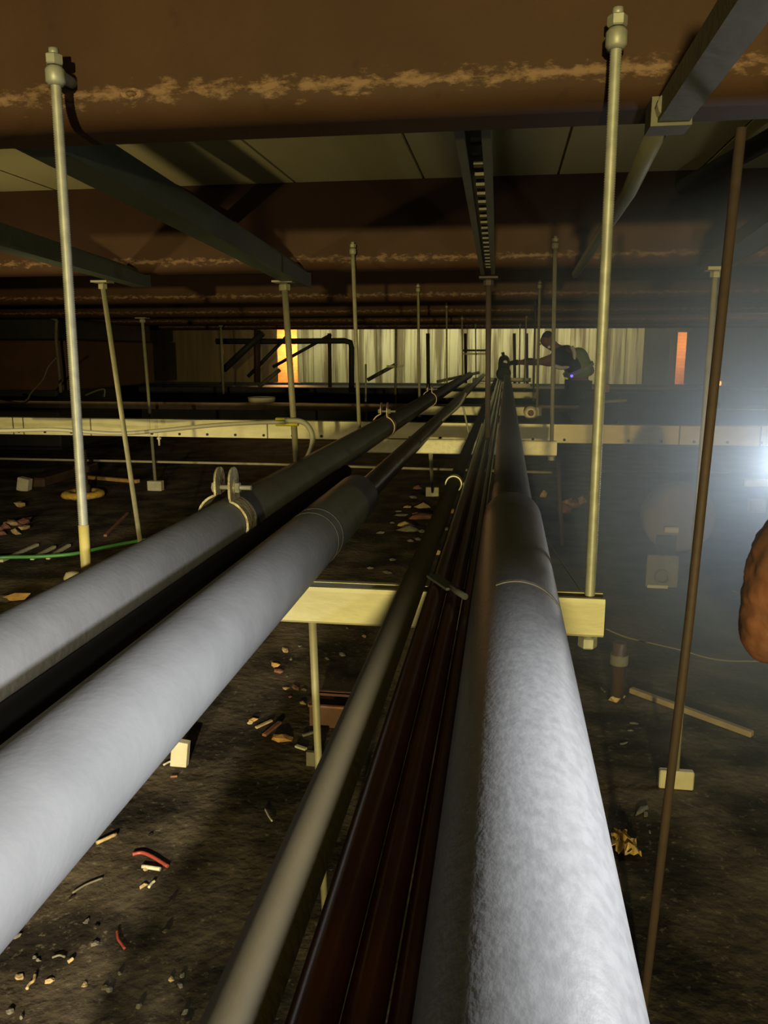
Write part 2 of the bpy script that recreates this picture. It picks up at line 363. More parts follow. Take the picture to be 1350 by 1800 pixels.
# rods hung from the green channels and others
r3 = rod(P(180, 497, 2.9), P(247, 955, 2.9), .0095, 'brownish leaning rod hung from the far left teal channel', m='zincdull', head='plate')
r4 = rod(P(500, 497, 3.3), P(521, 812, 3.3), .013, 'stout olive rod hung from the long teal channel, yellow tape around it', m='zincdull', head='plate')
def floorrod(px, pt, gx, gy, r, label, head='plate', m='zincdull', foot=None, hm=None):
    g = G(gx, gy); top = P(px, pt, g.y); bot = Vector((g.x, g.y, g.z+.0))
    if foot: bot.z += foot[2]/2
    return rod(top, bot, r, label, m, head, foot=foot)
floorrod(250, 560, 274, 862, .013, 'thin rod down to a pale square plate left of the clamped pipe', foot=(.12, .06, .08))
rod(P(388, 569, 11.3), P(393, 693, 11.3), .018, 'dim rod left of the dark braces, ending just above the brown rail', m='zincdull', head='plate')
rod(P(696, 570, 11.6), P(695, 716, 11.6), .018, 'thin rod with T shaped crossbar before the cream sheeting', m='zincdull', head='plate')
rod(P(643, 640, 7.6), P(643, 752, 7.6), .010, 'short grey rod close beside the second left hanger rod', m='zincdull', head=None)
floorrod(512, 640, 519, 808, .012, 'slim olive rod just behind the stout taped rod', head=None)
rod(P(859, 490, 3.1), P(857, 772, 3.1), .0105, 'dark brown rod hung from the slotted channel in the middle', m='rustrod', head='plate')
floorrod(1258, 475, 1187, 1385, .0065, 'thin tan rod down to a pale rectangular plate on the right', foot=(.085, .02, .05))
gp = G(1131, 1772); top = P(1303, 225, gp.y)
single('rust_pole', tube(B(), [top, top.lerp(gp, .5)+Vector((.004, 0, 0)), gp], .0072, 12), 'rustrod', 'rust brown pole crossing the pale channel at the right side of the photo', 'pole', None, gp)
# below the channels
g = G(568, 1308); a = P(549, 1093, 1.15)
rod(Vector((a.x, 1.15, ZS-SH+.004)), Vector((P(568, 1306, 1.3).x, 1.30, ground(-.3, 1.3))), .0062, 'rust tinted thin rod below the nearest bright channel', m='zincdull', head=None, group=None)
g = G(760, 872)
rod(Vector((P(757, 797, 3.25).x, 3.25, ZS-SH+.004)), Vector((g.x, g.y, g.z+.03)), .009, 'thin rod below the second channel ending at a pale square plate', m='zincdull', head=None, foot=(.1, .04, .08), group=None)
g = G(988, 960)
rod(P(981, 812, g.y), Vector((g.x, g.y, g.z)), .012, 'dim rust rod below the right end of the second channel', m='rustrod', head=None, group=None)

# ------------------------------------------------------------------ the pipe run
def pipe(name, x, dz, r, ya, yb, m, label, group='pipes', seg=48, parts=()):
    t = thing(name, label, 'pipe', (x, ya, H+dz), group)
    n = 40; pts = [(x, ya+(yb-ya)*(k/n)**2, H+dz) for k in range(n+1)]
    link('barrel', tube(B(), pts, r, seg), m, t)
    for nm, y0, y1, rr, mm in parts:
        link(nm, lathe(B(), (x, y0, H+dz), [(r*.95, 0), (rr, .0015), (rr, y1-y0-.0015), (r*.95, y1-y0)], 'Y', seg), mm, t)
    return t
pipe('lagged_pipe', -.4885, -.3005, .042, -.9, 11.3, 'pipe', 'pale grey pipe on the left with bolted steel clamps')
pipe('lagged_pipe', -.2984, -.2927, .0455, -.9, 1.62, 'pipe', 'thick pale grey pipe ending open, between the clamped pipe and the olive pipe', parts=(('ring', 1.215, 1.221, .0459, 'pipe'), ('ring', 1.250, 1.256, .0459, 'pipe')))
pipe('carrier_pipe', -.2984, -.300, .026, 1.60, 11.2, 'rustpipe', 'dark rust pipe running on from the open end of the thick grey pipe')
pipe('lagged_pipe', .0183, -.2874, .0505, -.9, 1.40, 'pipe_right', 'thick whitish pipe at the bottom centre, brightest right of the shadow')
worn = bpy.data.objects['lagged_pipe.002']
bm = B(); ribbon(bm, [(.0183+.0506*math.sin(a), H-.2874+.0506*math.cos(a)) for a in [-.45+1.5*k/20 for k in range(21)]], .832, .840, .0007)
link('worn_ring', bm, 'chip2', worn)['label'] = 'pale worn arc'
pipe('carrier_pipe', .0183, -.292, .0405, 1.39, 10.5, 'pipe_dark', 'dark narrower pipe running on from the whitish pipe to the worker')
pipe('slim_pipe', -.1224, -.3257, .017, -.9, 10.3, 'olive', 'slim olive pipe with a small ring clip, left of the oxblood pipes')
pipe('slim_pipe', -.0850, -.323, .0128, -.9, 10.3, 'red', 'glossy oxblood slim pipe next to the olive pipe')
pipe('slim_pipe', -.0612, -.3275, .0110, -.9, 10.3, 'red', 'middle one of the three glossy oxblood slim pipes')
pipe('slim_pipe', -.0400, -.330, .0095, -.9, 10.3, 'red', 'thinnest oxblood pipe, tucked beside the thick whitish pipe')

M['gapfill'] = mat('gap_black', (.006, .006, .007), None, .8, spec=.15)
pipe('gap_filler', -.4244, -.3175, .016, -.9, 2.15, 'gapfill', 'black filler added to darken the gap between the two pale grey pipes')  # black tube added so the gap between the pipes reads as deep shade

def pipe_clamp(cx, cz, r, Y, label, m='clamp', w=.05, ear=.034, cat='clamp', group='pipe clamps', bottom=True):
    t = thing('pipe_clamp', label, cat, (cx, Y, cz), group); th = .004; R = r+.0012
    for s in (1, -1):
        g = .011
        path = [(cx+s*g, cz+R+ear), (cx+s*g, cz+R+.010)]
        a0 = math.acos(min(1, g/R))+.0
        lift = .010 if s < 0 else 0
        a_s = PI/2-.30
        path += [(cx+s*(R+lift*max(0, math.sin(a)))*math.cos(a), cz+(R+lift*max(0, math.sin(a)))*math.sin(a)) for a in [a_s-(a_s+PI/2-.22)*k/20 for k in range(21)]]
        if bottom: path += [(cx+s*.009, cz-R-.003), (cx+s*.009, cz-R-.024)]
        bm = B(); ribbon(bm, path, Y-w/2, Y+w/2, th*s)
        hb = link('half_band', bm, m, t)
        bm = lathe(B(), (cx+s*g+(0 if s > 0 else -th), Y, cz+R+ear-.001), [(w/2, 0), (w/2, th)], 'X', 20)
        link('ear', bm, m, hb)
    link('bolt', tube(B(), [(cx-.022, Y, cz+R+ear*.62), (cx+.046, Y, cz+R+ear*.62)], .0042, 12), 'zinc', t)
    nt_ = link('nut', hexnut(B(), (cx+.0155, Y, cz+R+ear*.62), .0098, .010, 'X'), 'zinc', t)
    link('washer', lathe(B(), (cx+.0152, Y, cz+R+ear*.62), [(.012, 0), (.012, .002)], 'X', 16), 'clamp', nt_)
    link('bolt_head', hexnut(B(), (cx-.026, Y, cz+R+ear*.62), .0095, .008, 'X'), 'zinc', t)
    return t
pipe_clamp(-.4885, H-.3005, .042, 1.37, 'large bolted steel clamp with rusty band on the left pipe, nearest the camera')
pipe_clamp(-.4885, H-.3005, .042, 3.30, 'brown bolted clamp on the left pipe by the second trapeze', m='brownclip')
pipe_clamp(-.4885, H-.3005, .042, 5.35, 'small far clamp on the left pipe by the third trapeze', m='brownclip')
bm = B(); cx, cz = -.1224, H-.3257
ribbon(bm, [(cx+.0185*math.cos(a), cz+.0185*math.sin(a)) for a in [-.9+(PI+1.8)*k/22 for k in range(23)]], 2.02, 2.05, -.003)
single('ring_clip', bm, 'galv', 'small bright ring clip around the slim olive pipe', 'clip', None, (cx, 2.02, cz))
bm = B(); a, b = P(765, 1012, .96), P(822, 1052, .93)
a.z = H-.300; b.z = H-.296; mid = a.lerp(b, .6); mid.z -= .004
a, b = PZ(760, 1014, H-.3085), PZ(818, 1053, H-.3065)
t_ = (b-a).normalized(); w_ = Vector((-t_.y, t_.x, 0))*.0085
for q0, q1 in ((a, a.lerp(b, .62)),):
    v = [bm.verts.new(q) for q in (q0-w_, q1-w_, q1+w_, q0+w_)]
    u = [bm.verts.new(q+Vector((0, 0, .0035))) for q in (q0-w_, q1-w_, q1+w_, q0+w_)]
    bm.faces.new(v); bm.faces.new(u)
    for k in range(4): bm.faces.new((v[k], v[(k+1) % 4], u[(k+1) % 4], u[k]))
bmesh.ops.recalc_face_normals(bm, faces=bm.faces)
tube(bm, [a.lerp(b, .55)+Vector((0, 0, .002)), b+Vector((0, 0, .003))], .0042, 8)
single('flat_strap', bm, 'strap', 'small dark grey strap lying across the oxblood pipes before the bright channel', 'strap', None, a)
# capped stub beside the third trapeze
c = P(933, 726, 5.0); t = thing('pipe_stub', 'short round capped stub at the right end of the third trapeze', 'pipe', c)
link('flange', lathe(B(), c, [(.025, 0), (.041, .002), (.041, .02), (.03, .022)], 'Y', 24), 'galv', t)
link('barrel', tube(B(), [c+Vector((0, .02, 0)), c+Vector((0, .275, 0))], .028, 18), 'galv', t)
link('bore', lathe(B(), c+Vector((0, -.003, 0)), [(.0, 0), (.019, 0), (.019, .003)], 'Y', 18), 'chipr', t)['label'] = 'dark brown centre'

# ------------------------------------------------------------------ channels under the ceiling beams
def runner(px0, py0, px1, py1, Ya, Yb, w, h, m, name, label, group=None, slotted=False, lip=True):
    a, b = P(px0, py0, Ya), P(px1, py1, Yb)
    d = (b-a); bm = B(); W = Vector((w, 0, 0)); Z = Vector((0, 0, h))
    th = Vector((.004, 0, 0)); tz = Vector((0, 0, .004))
    # a channel open downwards (slotted) or boxed with a lower lip
    if slotted:
        prof = [(0, 0), (0, h), (w, h), (w, 0), (w*.72, 0), (w*.72, .010), (w-.004, .010), (w-.004, h-.004), (.004, h-.004), (.004, .010), (w*.28, .010), (w*.28, 0)]
    else:
        prof = [(0, h), (w, h), (w, 0), (-.022, 0), (-.022, .006), (0, .006)]
    A = [bm.verts.new(a+Vector((x, 0, z))) for x, z in prof]; Bv = [bm.verts.new(b+Vector((x, 0, z))) for x, z in prof]
    n = len(prof)
    for i in range(n): bm.faces.new((A[i], A[(i+1) % n], Bv[(i+1) % n], Bv[i]))
    bm.faces.new(A); bm.faces.new(list(reversed(Bv))); bmesh.ops.recalc_face_normals(bm, faces=bm.faces)
    return single(name, bm, m, label, 'channel', group, a)
zr = H+.262
def run2(x, za, Ya, Yb, w, h, m, label, slotted=False, x2=None, z2=None, name='support_channel', group='support channels under the beams'):
    a = Vector((x, Ya, za)); b = Vector((x2 if x2 is not None else x, Yb, z2 if z2 is not None else za))
    bm = B()
    if slotted: prof = [(0, 0), (0, h), (w, h), (w, 0), (w*.74, 0), (w*.74, .010), (w-.004, .010), (w-.004, h-.004), (.004, h-.004), (.004, .010), (w*.26, .010), (w*.26, 0)]
    else: prof = [(0, h), (w, h), (w, .0), (w-.004, 0), (w-.004, .006), (-.024, .006), (-.024, .012), (0, .012)]
    A = [bm.verts.new(a+Vector((px, 0, z))) for px, z in prof]; Bv = [bm.verts.new(b+Vector((px, 0, z))) for px, z in prof]
    n = len(prof)
    for i in range(n): bm.faces.new((A[i], A[(i+1) % n], Bv[(i+1) % n], Bv[i]))
    bm.faces.new(A); bm.faces.new(list(reversed(Bv))); bmesh.ops.recalc_face_normals(bm, faces=bm.faces)
    return single(name, bm, m, label, 'channel', group, a)
def teal(pa, pb, w, h, m, label, Ya=1.32, Yb=3.46, slotted=False):
    a, b = P(*pa, Ya), P(*pb, Yb)
    return run2(a.x, a.z, Ya, Yb, w, h, m, label, slotted, x2=b.x, z2=b.z)
teal((40, 262), (523, 507), .060, .066, 'green', 'long teal channel crossing under the nearest beam on the left')
teal((-520, 300), (243, 507), .060, .064, 'green', 'teal channel at the far left edge, its end left of the long one')
sl = teal((797, 228), (845, 483), .056, .042, 'khaki', 'slotted channel overhead in the middle, open side down', Yb=3.36, slotted=True)
sa, sb = P(797, 228, 1.32), P(845, 483, 3.36)
for k in range(22):
    q = sa.lerp(sb, (k+.5)/22); link('rung', box(B(), q+Vector((.030, 0, .026)), (.018, .03, .012)), 'chip2', sl)
bm = B(); a, b = P(1318, 0, .74), P(1180, 235, 1.17); a.z = b.z = ZB-.03
a = Vector((b.x+.005, .3, ZB-.03))
t = thing('overhead_bar', 'khaki bar slanting up to the top right corner, past the right threaded rod', 'bar', b)
bm = B(); box(bm, ((a.x+b.x)/2, .72, ZB-.017), (.040, .98, .030)); link('near_length', bm, 'khaki', t)
b2 = P(1120, 330, 1.6); b3 = P(1012, 482, 3.3)
bm = tube(B(), [(b.x-.008, 1.15, ZB-.016), (b2.x, 1.7, ZB-.02), (b3.x, 3.3, ZB-.03)], .015, 10); link('far_length', bm, 'khaki', t)
bm = B(); box(bm, (b.x, 1.2, ZB-.018), (.052, .05, .036)); link('joint_clamp', bm, 'khaki', t)
e = P(405, 358, 3.26); s = P(190, 262, 1.9)
run2(e.x-.04, H+.50, 1.32, 3.28, .04, .05, 'oxide', 'dark red bar near the soffit, ending before the second beam', name='soffit_bar', group=None)
e = P(1205, 278, 3.28); single('soffit_bar', tube(B(), [(e.x+.22, 1.32, H+.56), (e.x, 3.28, H+.60)], .03, 8), 'dark', 'dark bar in place of a diagonal shadow near the soffit, right side', 'bar')  # dark tube put where a diagonal shadow lies by the soffit
teal((1600, 240), (1222, 492), .060, .066, 'dark', 'dim dark channel at the right edge running down to the thin tan rod')
# pale ring shaped scar on the web of the nearest beam
sc = P(231, 165, YT[0]+.043); bm = B(); n = 26
o_ = [[bm.verts.new(sc+Vector((rr*1.9*math.cos(2*PI*k/n)*(1+.2*noise.noise(Vector((k, 0, rr*90)))), -hh, rr*math.sin(2*PI*k/n)*(1+.25*noise.noise(Vector((k*.7, 4, rr*90))))))) for k in range(n)] for rr, hh in ((.0035, -.002), (.0045, .0012), (.008, .0012), (.0095, -.002))]
for a_, b_ in zip(o_, o_[1:]):
    for k in range(n): bm.faces.new((a_[k], a_[(k+1) % n], b_[(k+1) % n], b_[k]))
bmesh.ops.recalc_face_normals(bm, faces=bm.faces)
link('scar', bm, 'scar', NEAR_BEAM, P(0, 0, 1) if False else (0, YT[0]+.045, ZB))['label'] = 'pale ring shaped scar'
bpy.data.objects['scar'].location = (0, 0, 0)
# ------------------------------------------------------------------ long galvanised channel and rails across
YG = 4.3; z0, z1 = H-.462, H-.366
t = thing('long_channel', 'long pale galvanised channel spanning the whole photo below the pipes', 'channel', (0, YG, z0))
bm = B(); extrude_x(bm, [(YG, z1), (YG+.07, z1), (YG+.07, z1-.004), (YG+.004, z1-.004), (YG+.004, z0+.004), (YG+.07, z0+.004), (YG+.07, z0), (YG, z0)], -4.2, 3.4)
link('web', bm, 'galv3', t)
x = -3.9; proto = None
while x < 3.2:
    if proto is None:
        bm = lathe(B(), (x, YG-.006, z0+.016), [(.004, 0), (.0075, .001), (.0075, .006)], 'Y', 8); proto = link('bolt', bm, 'dark', t)
        px0 = x
    else:
        q = proto.copy(); C.objects.link(q); q.parent = t; q.location = Vector((x-px0, 0, 0))
    x += .162
for px in (24, 42, 160, 470, 1195, 1338):
    xx = P(px, 755, YG).x
    bm = B(); box(bm, (xx, YG-.0015, (z0+z1)/2), (.006, .003, z1-z0)); link('seam', bm, 'chip2', t)
for px in (262, 275, 1060):
    xx = P(px, 755, YG).x
    bm = B(); box(bm, (xx, YG-.002, (z0+z1)/2), (.018, .004, z1-z0)); link('splice_strip', bm, 'galv', t)
YR = 7.0; zt = P(600, 710, YR).z
bm = B(); extrude_x(bm, [(YR, zt), (YR+.12, zt), (YR+.12, zt-.006), (YR+.006, zt-.006), (YR+.006, zt-.062), (YR, zt-.062)], -6.5, .62)
single('rail', bm, 'brownrail', 'brown angle rail behind the pale channel, left of the pipes', 'rail', 'rails across the void', (-3, YR, zt-.06))
bm = B(); extrude_x(bm, [(YR, zt-.02), (YR+.12, zt-.02), (YR+.12, zt-.026), (YR+.006, zt-.026), (YR+.006, zt-.12), (YR, zt-.12)], .72, 5.5)
single('rail', bm, 'dark', 'dark grey angle rail behind the pale channel, right of the pipes', 'rail', 'rails across the void', (3, YR, zt-.12))
a, b = P(-120, 803, 6.3), P(485, 817, 6.3); a.z = b.z = (a.z+b.z)/2
single('thin_conduit', tube(B(), [a, b, b+Vector((2.2, 0, -.02))], .0105, 8), 'pale', 'thin tan conduit below the pale channel, left of the pipes', 'conduit', 'thin conduits', a)
a, b = P(1040, 828, 6.0), P(1282, 831, 6.0)
single('thin_conduit', tube(B(), [a, b], .008, 8), 'chip2', 'thin grey conduit below the pale channel, right of the pipes', 'conduit', 'thin conduits', a)
# dark ledge below the sheeting
bm = B(); bevel(box(B() if False else bm, (-1, 12.6, H-.62), (15.5, .9, .20)), .01, 1)
single('service_duct', bm, 'dark', 'black duct along the foot of the cream sheeting', 'duct')
bm = B(); box(bm, (-1, 12.6, (H-.72)/2), (15.5, .5, H-.72)); struct('wall_kerb', bm, 'darkwall')

# ------------------------------------------------------------------ cables
def smooth_path(pts, n=6):
    out = []; pts = [Vector(p) for p in pts]
    for i in range(len(pts)-1):
        p0, p1, p2, p3 = pts[max(i-1, 0)], pts[i], pts[i+1], pts[min(i+2, len(pts)-1)]
        for k in range(n):
            t = k/n
            out.append(.5*((2*p1)+(p2-p0)*t+(2*p0-5*p1+4*p2-p3)*t*t+(3*p1-p0-3*p2+p3)*t**3))
    out.append(pts[-1]); return out
def cable(name, pix, Y, r, m, label, seg=8, cat='cable'):
    pts = smooth_path([P(x, y, Y if not isinstance(Y, (list, tuple)) else Y[i]) for i, (x, y) in enumerate(pix)])
    return single(name, tube(B(), pts, r, seg), m, label, cat, None, pts[0])
cable('cable', [(-60, 755), (0, 757), (90, 755), (150, 759), (210, 762), (280, 757), (370, 748), (450, 743), (502, 742)], 3.25, .0085, 'greywire', 'beige cable sagging along the pale channel to the yellow tape')
cable('hose', [(500, 740), (525, 740), (540, 747), (549, 765), (548, 785), (541, 803), (532, 822)], 3.26, .0115, 'greywire', 'grey hose curling down beside the stout rod under the yellow tape', cat='hose')
c = P(508, 741, 3.3)
single('tape_wrap', tube(B(), [c+Vector((-.05, -.02, .0)), c+Vector((.045, -.02, .0))], .018, 10), 'yellowtape', 'yellow tape tying the beige cable to the stout rod', 'tape', None, c)
def gcable(name, pix, r, m, label, lift=.01):
    pts = smooth_path([G(x, y)+Vector((0, 0, lift+.02)) for x, y in pix])
    return single(name, tube(B(), pts, r, 8), m, label, 'cable', None, pts[0])
gcable('cable', [(-60, 1000), (0, 990), (70, 988), (130, 983), (180, 972), (230, 962), (290, 952)], .010, 'greenwire', 'green cable on the soil behind the nearest left rod')
cable('cable', [(960, 948), (985, 985), (1012, 1025), (1040, 1070)], [2.2, 2.0, 1.7, 1.6], .0018, 'darkwire', 'thin wire slanting down to the right end of the nearest channel')
cable('cable', [(1064, 1105), (1100, 1120), (1150, 1132), (1200, 1144), (1240, 1156), (1280, 1162), (1352, 1163)], 1.7, .0015, 'darkwire', 'thin pale wire drooping from the nearest channel end to the right edge')
cable('cable', [(820, 690), (812, 706), (800, 720), (770, 745), (752, 762)], 3.6, .007, 'darkwire', 'dark cable looping under the left pipe past the second trapeze')
cable('cable', [(814, 714), (822, 752), (826, 772)], 3.5, .004, 'greywire', 'short grey wire hanging beside the second trapeze')

# ------------------------------------------------------------------ things before the cream sheeting
Yd = 12.0
p = [P(380, 600, Yd), P(500, 600, Yd), P(606, 599, Yd), P(616, 602, Yd), P(618, 612, Yd), P(618, 690, Yd)]
single('elbow_pipe', tube(B(), p, .042, 12), 'dark', 'black pipe turning down at an elbow before the cream sheeting', 'pipe', None, p[0])
def brace(a, b, r, label, Y=11.8, m='dark', g='braces before the sheeting'):
    Y += {'thick': -.12, 'thin ': .14, 'slend': .3, 'pale ': -.3, 'dark ': .02}.get(label[:5], 0)
    single('brace', tube(B(), [P(*a, Y), P(*b, Y)], r, 8), m, label, 'brace', g, P(*a, Y))
brace((393, 650), (462, 585), .05, 'thick black brace leftmost, left of the orange lit opening')
brace((436, 662), (506, 590), .028, 'thin dark brace just left of the orange lit opening')
brace((480, 645), (582, 588), .024, 'slender brace crossing the orange lit opening')
brace((455, 680), (492, 650), .03, 'pale brace low to the left of the orange lit opening', m='chip2')
brace((452, 580), (452, 672), .05, 'dark red upright behind the black braces', m='oxide')
brace((646, 668), (697, 640), .028, 'slanting pale bar reaching the T shaped crossbar', m='chip2')
a, b = P(680, 644, 11.7), P(708, 644, 11.7)
single('cross_bar', box(B(), (a+b)/2, (b.x-a.x, .05, .03)), 'galv', 'short T shaped crossbar on a thin rod before the sheeting', 'bar')
for k, yy in enumerate((616, 622)):
    a, b = P(814, yy, 12.2+.1*k), P(856, yy, 12.2+.1*k)
    single('cross_bar', box(B(), (a+b)/2, (b.x-a.x, .05, .03)), 'galv' if k else 'dark', ('lower pale' if k else 'upper dark') + ' bar of the pair left of the middle brown rod', 'bar')
a, b = P(768, 671, 11.6), P(842, 655, 11.9)
single('bright_bar', tube(B(), [a, b], .02, 8), 'galv', 'bright slanting bar above the dark left pipe, far off', 'bar')
for i, (px, r) in enumerate(((579, .03), (752, .028), (818, .022), (904, .022), (926, .02))):
    a, b = P(px, 586, 12.35), P(px+1, 679, 12.35); b.z = H-.52
    single('upright', tube(B(), [a, b], r, 8), 'rustrod', ['dark upright between the orange lit opening and the elbow pipe', 'dark upright left of the pipe run before the sheeting', 'brown upright carrying the pair of small bars', 'brown upright left of the reaching arm', 'brown upright behind the reaching arm'][i], 'post', 'uprights before the sheeting', b)
c = P(457, 703, 7.0); bm = B()
lathe(bm, c+Vector((0, .05, -.024)), [(.10, 0), (.118, .006), (.122, .03), (.122, .046), (.113, .046), (.108, .012), (.0, .01)], 'Z', 28)
single('tray', bm, 'pale', 'shallow white round tray resting on the brown rail', 'tray')
# left: rust box and black duct, bent wires
x1b = P(118, 640, 8.2).x
bm = B(); bevel(box(bm, (x1b-1.2, 9.3, (P(0, 598, 8.2).z+P(0, 686, 8.2).z)/2), (2.4, 2.2, P(0, 598, 8.2).z-P(0, 686, 8.2).z)), .02, 2)
single('rust_duct', bm, 'rustpanel', 'large rust brown duct at the left edge below the black one', 'duct', 'ducts on the left')
bm = B(); zq = P(0, 686, 8.2).z; bevel(box(bm, (x1b-1.3, 9.35, zq/2), (1.9, 1.6, zq)), .02, 1)
single('duct_stand', bm, 'dark', 'black stand under the large rust brown duct', 'stand')
bm = B(); zt2 = P(0, 560, 8.2).z; zb2 = P(0, 597, 8.2).z
bevel(box(bm, (x1b-1.3, 9.3, (zt2+zb2)/2), (2.5, 2.3, zt2-zb2)), .02, 2)
single('black_duct', bm, 'dark', 'black duct lying on the large rust brown duct', 'duct', 'ducts on the left')
cable('bent_conduit', [(-40, 556), (0, 554), (45, 552), (75, 555), (98, 562), (99, 572), (99, 600), (104, 650), (107, 690)], 7.9, .016, 'chip2', 'grey conduit bent down over the black duct at the left edge', cat='conduit')
cable('cable', [(-20, 700), (30, 709), (48, 702), (55, 690), (75, 668), (85, 645), (100, 628)], 6.9, .009, 'darkwire', 'dark looped wire hanging at the brown rail, left edge')
cable('bent_wire', [(150, 695), (172, 686), (184, 685), (183, 698)], 6.95, .008, 'darkwire', 'short bent wire on the brown rail right of the nearest left rod')
g = P(275, 775, 4.3)
t = thing('hanging_bolt', 'short bolt hanging below the pale channel by the thin left rod', 'bolt', g)
link('shank', tube(B(), [Vector((g.x, 4.335, z0)), Vector((g.x, 4.335, z0-.055))], .006, 8), 'galv', t)
link('nut', hexnut(B(), (g.x, 4.335, z0-.02), .013, .012), 'galv', t)

# ------------------------------------------------------------------ things on the soil, left
def chunk(bm, c, s, seed, rz=0, flat=1.0):
    rnd = random.Random(seed); r = bmesh.ops.create_icosphere(bm, subdivisions=1, radius=1)
    rot = Matrix.Rotation(rz, 3, 'Z')
    for v in r['verts']:
        n = 1+rnd.uniform(-.42, .38)
        q = Vector((v.co.x*s[0], v.co.y*s[1], v.co.z*s[2]))*n
        v.co = rot @ q + Vector(c)
    return bm
def put(name, px, py, s, m, label, cat, seed=1, rz=0, group=None):
    g = G(px, py); bm = chunk(B(), (g.x, g.y, g.z+s[2]*.7), s, seed, rz)
    return single(name, bm, m, label, cat, group, g)
g = G(147, 876)
t = thing('post', 'rust post standing in a yellow foam collar on the left soil', 'post', g)
link('post', lathe(B(), g, [(.055, 0), (.055, .10), (.042, .11), (.042, .20), (.06, .21), (.06, .25), (.045, .26), (.045, .38)], 'Z', 18), 'rustrod', t)
bm = B(); rt = []
for i in range(28):
    a = 2*PI*i/28; rr = .028+.008*noise.noise(Vector((math.cos(a)*2, math.sin(a)*2, 5)))
    c = g+Vector((math.cos(a)*.12, math.sin(a)*.12, .035)); d = Vector((math.cos(a), math.sin(a), 0))
    rt.append([bm.verts.new(c+d*(rr*1.5*math.cos(b))+Vector((0, 0, rr*math.sin(b)))) for b in [2*PI*k/10 for k in range(10)]])
for i in range(28):
    for k in range(10): bm.faces.new((rt[i][k], rt[i][(k+1) % 10], rt[(i+1) % 28][(k+1) % 10], rt[(i+1) % 28][k])).smooth = True
link('collar', bm, 'yellowfoam', t)['label'] = 'yellow foam collar'
g = G(44, 862); bm = B(); box(bm, g+Vector((0, 0, .05)), (.10, .07, .11), Matrix.Rotation(.2, 3, 'Y')); bevel(bm, .006, 1)
single('block', bm, 'pale', 'pale broken block on the soil left of the yellow foam collar', 'block')
a, b = G(140, 840), G(242, 850)
def plank(name, a, b, w, th, m, label, group=None, cat='plank', tilt=0):
    d = (b-a); L = d.length; q = d.to_track_quat('X', 'Z').to_matrix()
    bm = B(); box(bm, (a+b)/2+Vector((0, 0, th/2+.004)), (L, w, th), q); bevel(bm, th*.15, 1)
    return single(name, bm, m, label, cat, group)
plank('plank', G(150, 842), G(243, 850), .05, .03, 'chipo', 'yellowish strip of wood right of the yellow foam collar')
plank('plank', G(62, 858), G(160, 828), .16, .08, 'rustpipe', 'dark timber slanting behind the pale broken block', cat='timber')
for i, (p, q) in enumerate((((2, 990), (66, 961)), ((56, 986), (96, 965)), ((84, 985), (122, 962)))):
    plank('slat', G(*p), G(*q), .022, .016, 'pale', ['longest pale slat by the green cable, at the left edge', 'middle pale slat of the three by the green cable', 'pale slat nearest the yellow ended rod'][i], 'pale slats')
put('stone', 27, 1056, (.055, .03, .022), 'chipo', 'bright orange stone showing above the left pipe, lower left', 'stone', 3, .5)
put('stone', 36, 892, (.045, .03, .03), 'chip', 'small yellowish stone below the pale broken block', 'stone', 4)
put('stone', 8, 1058, (.05, .035, .02), 'chip2', 'dull grey stone left of the bright orange stone', 'stone', 9)
g = G(128, 1022); single('half_cap', lathe(B(), g, [(.04, 0), (.042, .02), (.03, .045), (.0, .05)], 'Z', 18), 'pale', 'pale domed cap showing above the left pipe at the rod foot', 'cap')
for k in range(9):
    rnd = random.Random(50+k); px, py = 22+rnd.uniform(-24, 24), 930+rnd.uniform(-12, 12)
    put('rubble_piece', px, py, (.05*rnd.uniform(.6, 1.3), .03, .022), 'chipr' if k % 3 else 'chip', 'brown rubble piece in the small heap at the left edge', 'rubble', 60+k, rnd.uniform(0, 3), 'heap of rubble at the left edge')
plank('plank', G(185, 945), G(225, 905), .02, .015, 'chipr', 'thin brown batten right of the brownish leaning rod', cat='batten')
# middle debris
chips = [(502, 1146, .017, 'chip'), (484, 1172, .019, 'chipo'), (492, 1182, .016, 'chipr'), (512, 1160, .010, 'chip2'), (503, 1212, .013, 'chip'), (520, 1210, .014, 'chipr'),
         (534, 1214, .010, 'chip2'), (510, 1226, .009, 'chipr'), (532, 1238, .013, 'chip'), (446, 1268, .016, 'chipo'), (440, 1272, .012, 'chip'), (602, 1152, .016, 'chip2'), (575, 1160, .012, 'chip2'),
         (610, 1105, .010, 'chip2'), (640, 1120, .012, 'chipr'), (528, 1137, .008, 'chip2'), (505, 1190, .008, 'chip2')]
for k, (px, py, s, m) in enumerate(chips):
    rnd = random.Random(k); put('chip', px, py, (s*rnd.uniform(.9, 1.5), s*.75, s*.45), m, 'small rubble chip on the soil below the nearest channel, left of the olive pipe', 'chip', k, rnd.uniform(0, 3), 'rubble chips below the nearest channel')
chips = [(735, 860, .045, 'chipr'), (744, 893, .05, 'chip'), (716, 893, .03, 'chip'), (705, 907, .03, 'chip2'), (711, 925, .045, 'chip'), (720, 934, .05, 'chip2'), (742, 912, .06, 'chipr'), (733, 906, .03, 'chipr'),
         (689, 920, .02, 'chip2'), (735, 950, .025, 'chip2'), (722, 952, .02, 'chip2'), (700, 900, .02, 'chip2'), (668, 938, .02, 'chip2'), (725, 876, .04, 'chip2'), (690, 986, .02, 'chip2'), (680, 1008, .02, 'chip2'), (650, 1000, .015, 'chip2'), (742, 937, .03, 'chip2'), (796, 902, .045, 'chipo'), (787, 932, .03, 'chip2'), (770, 975, .035, 'chip')]
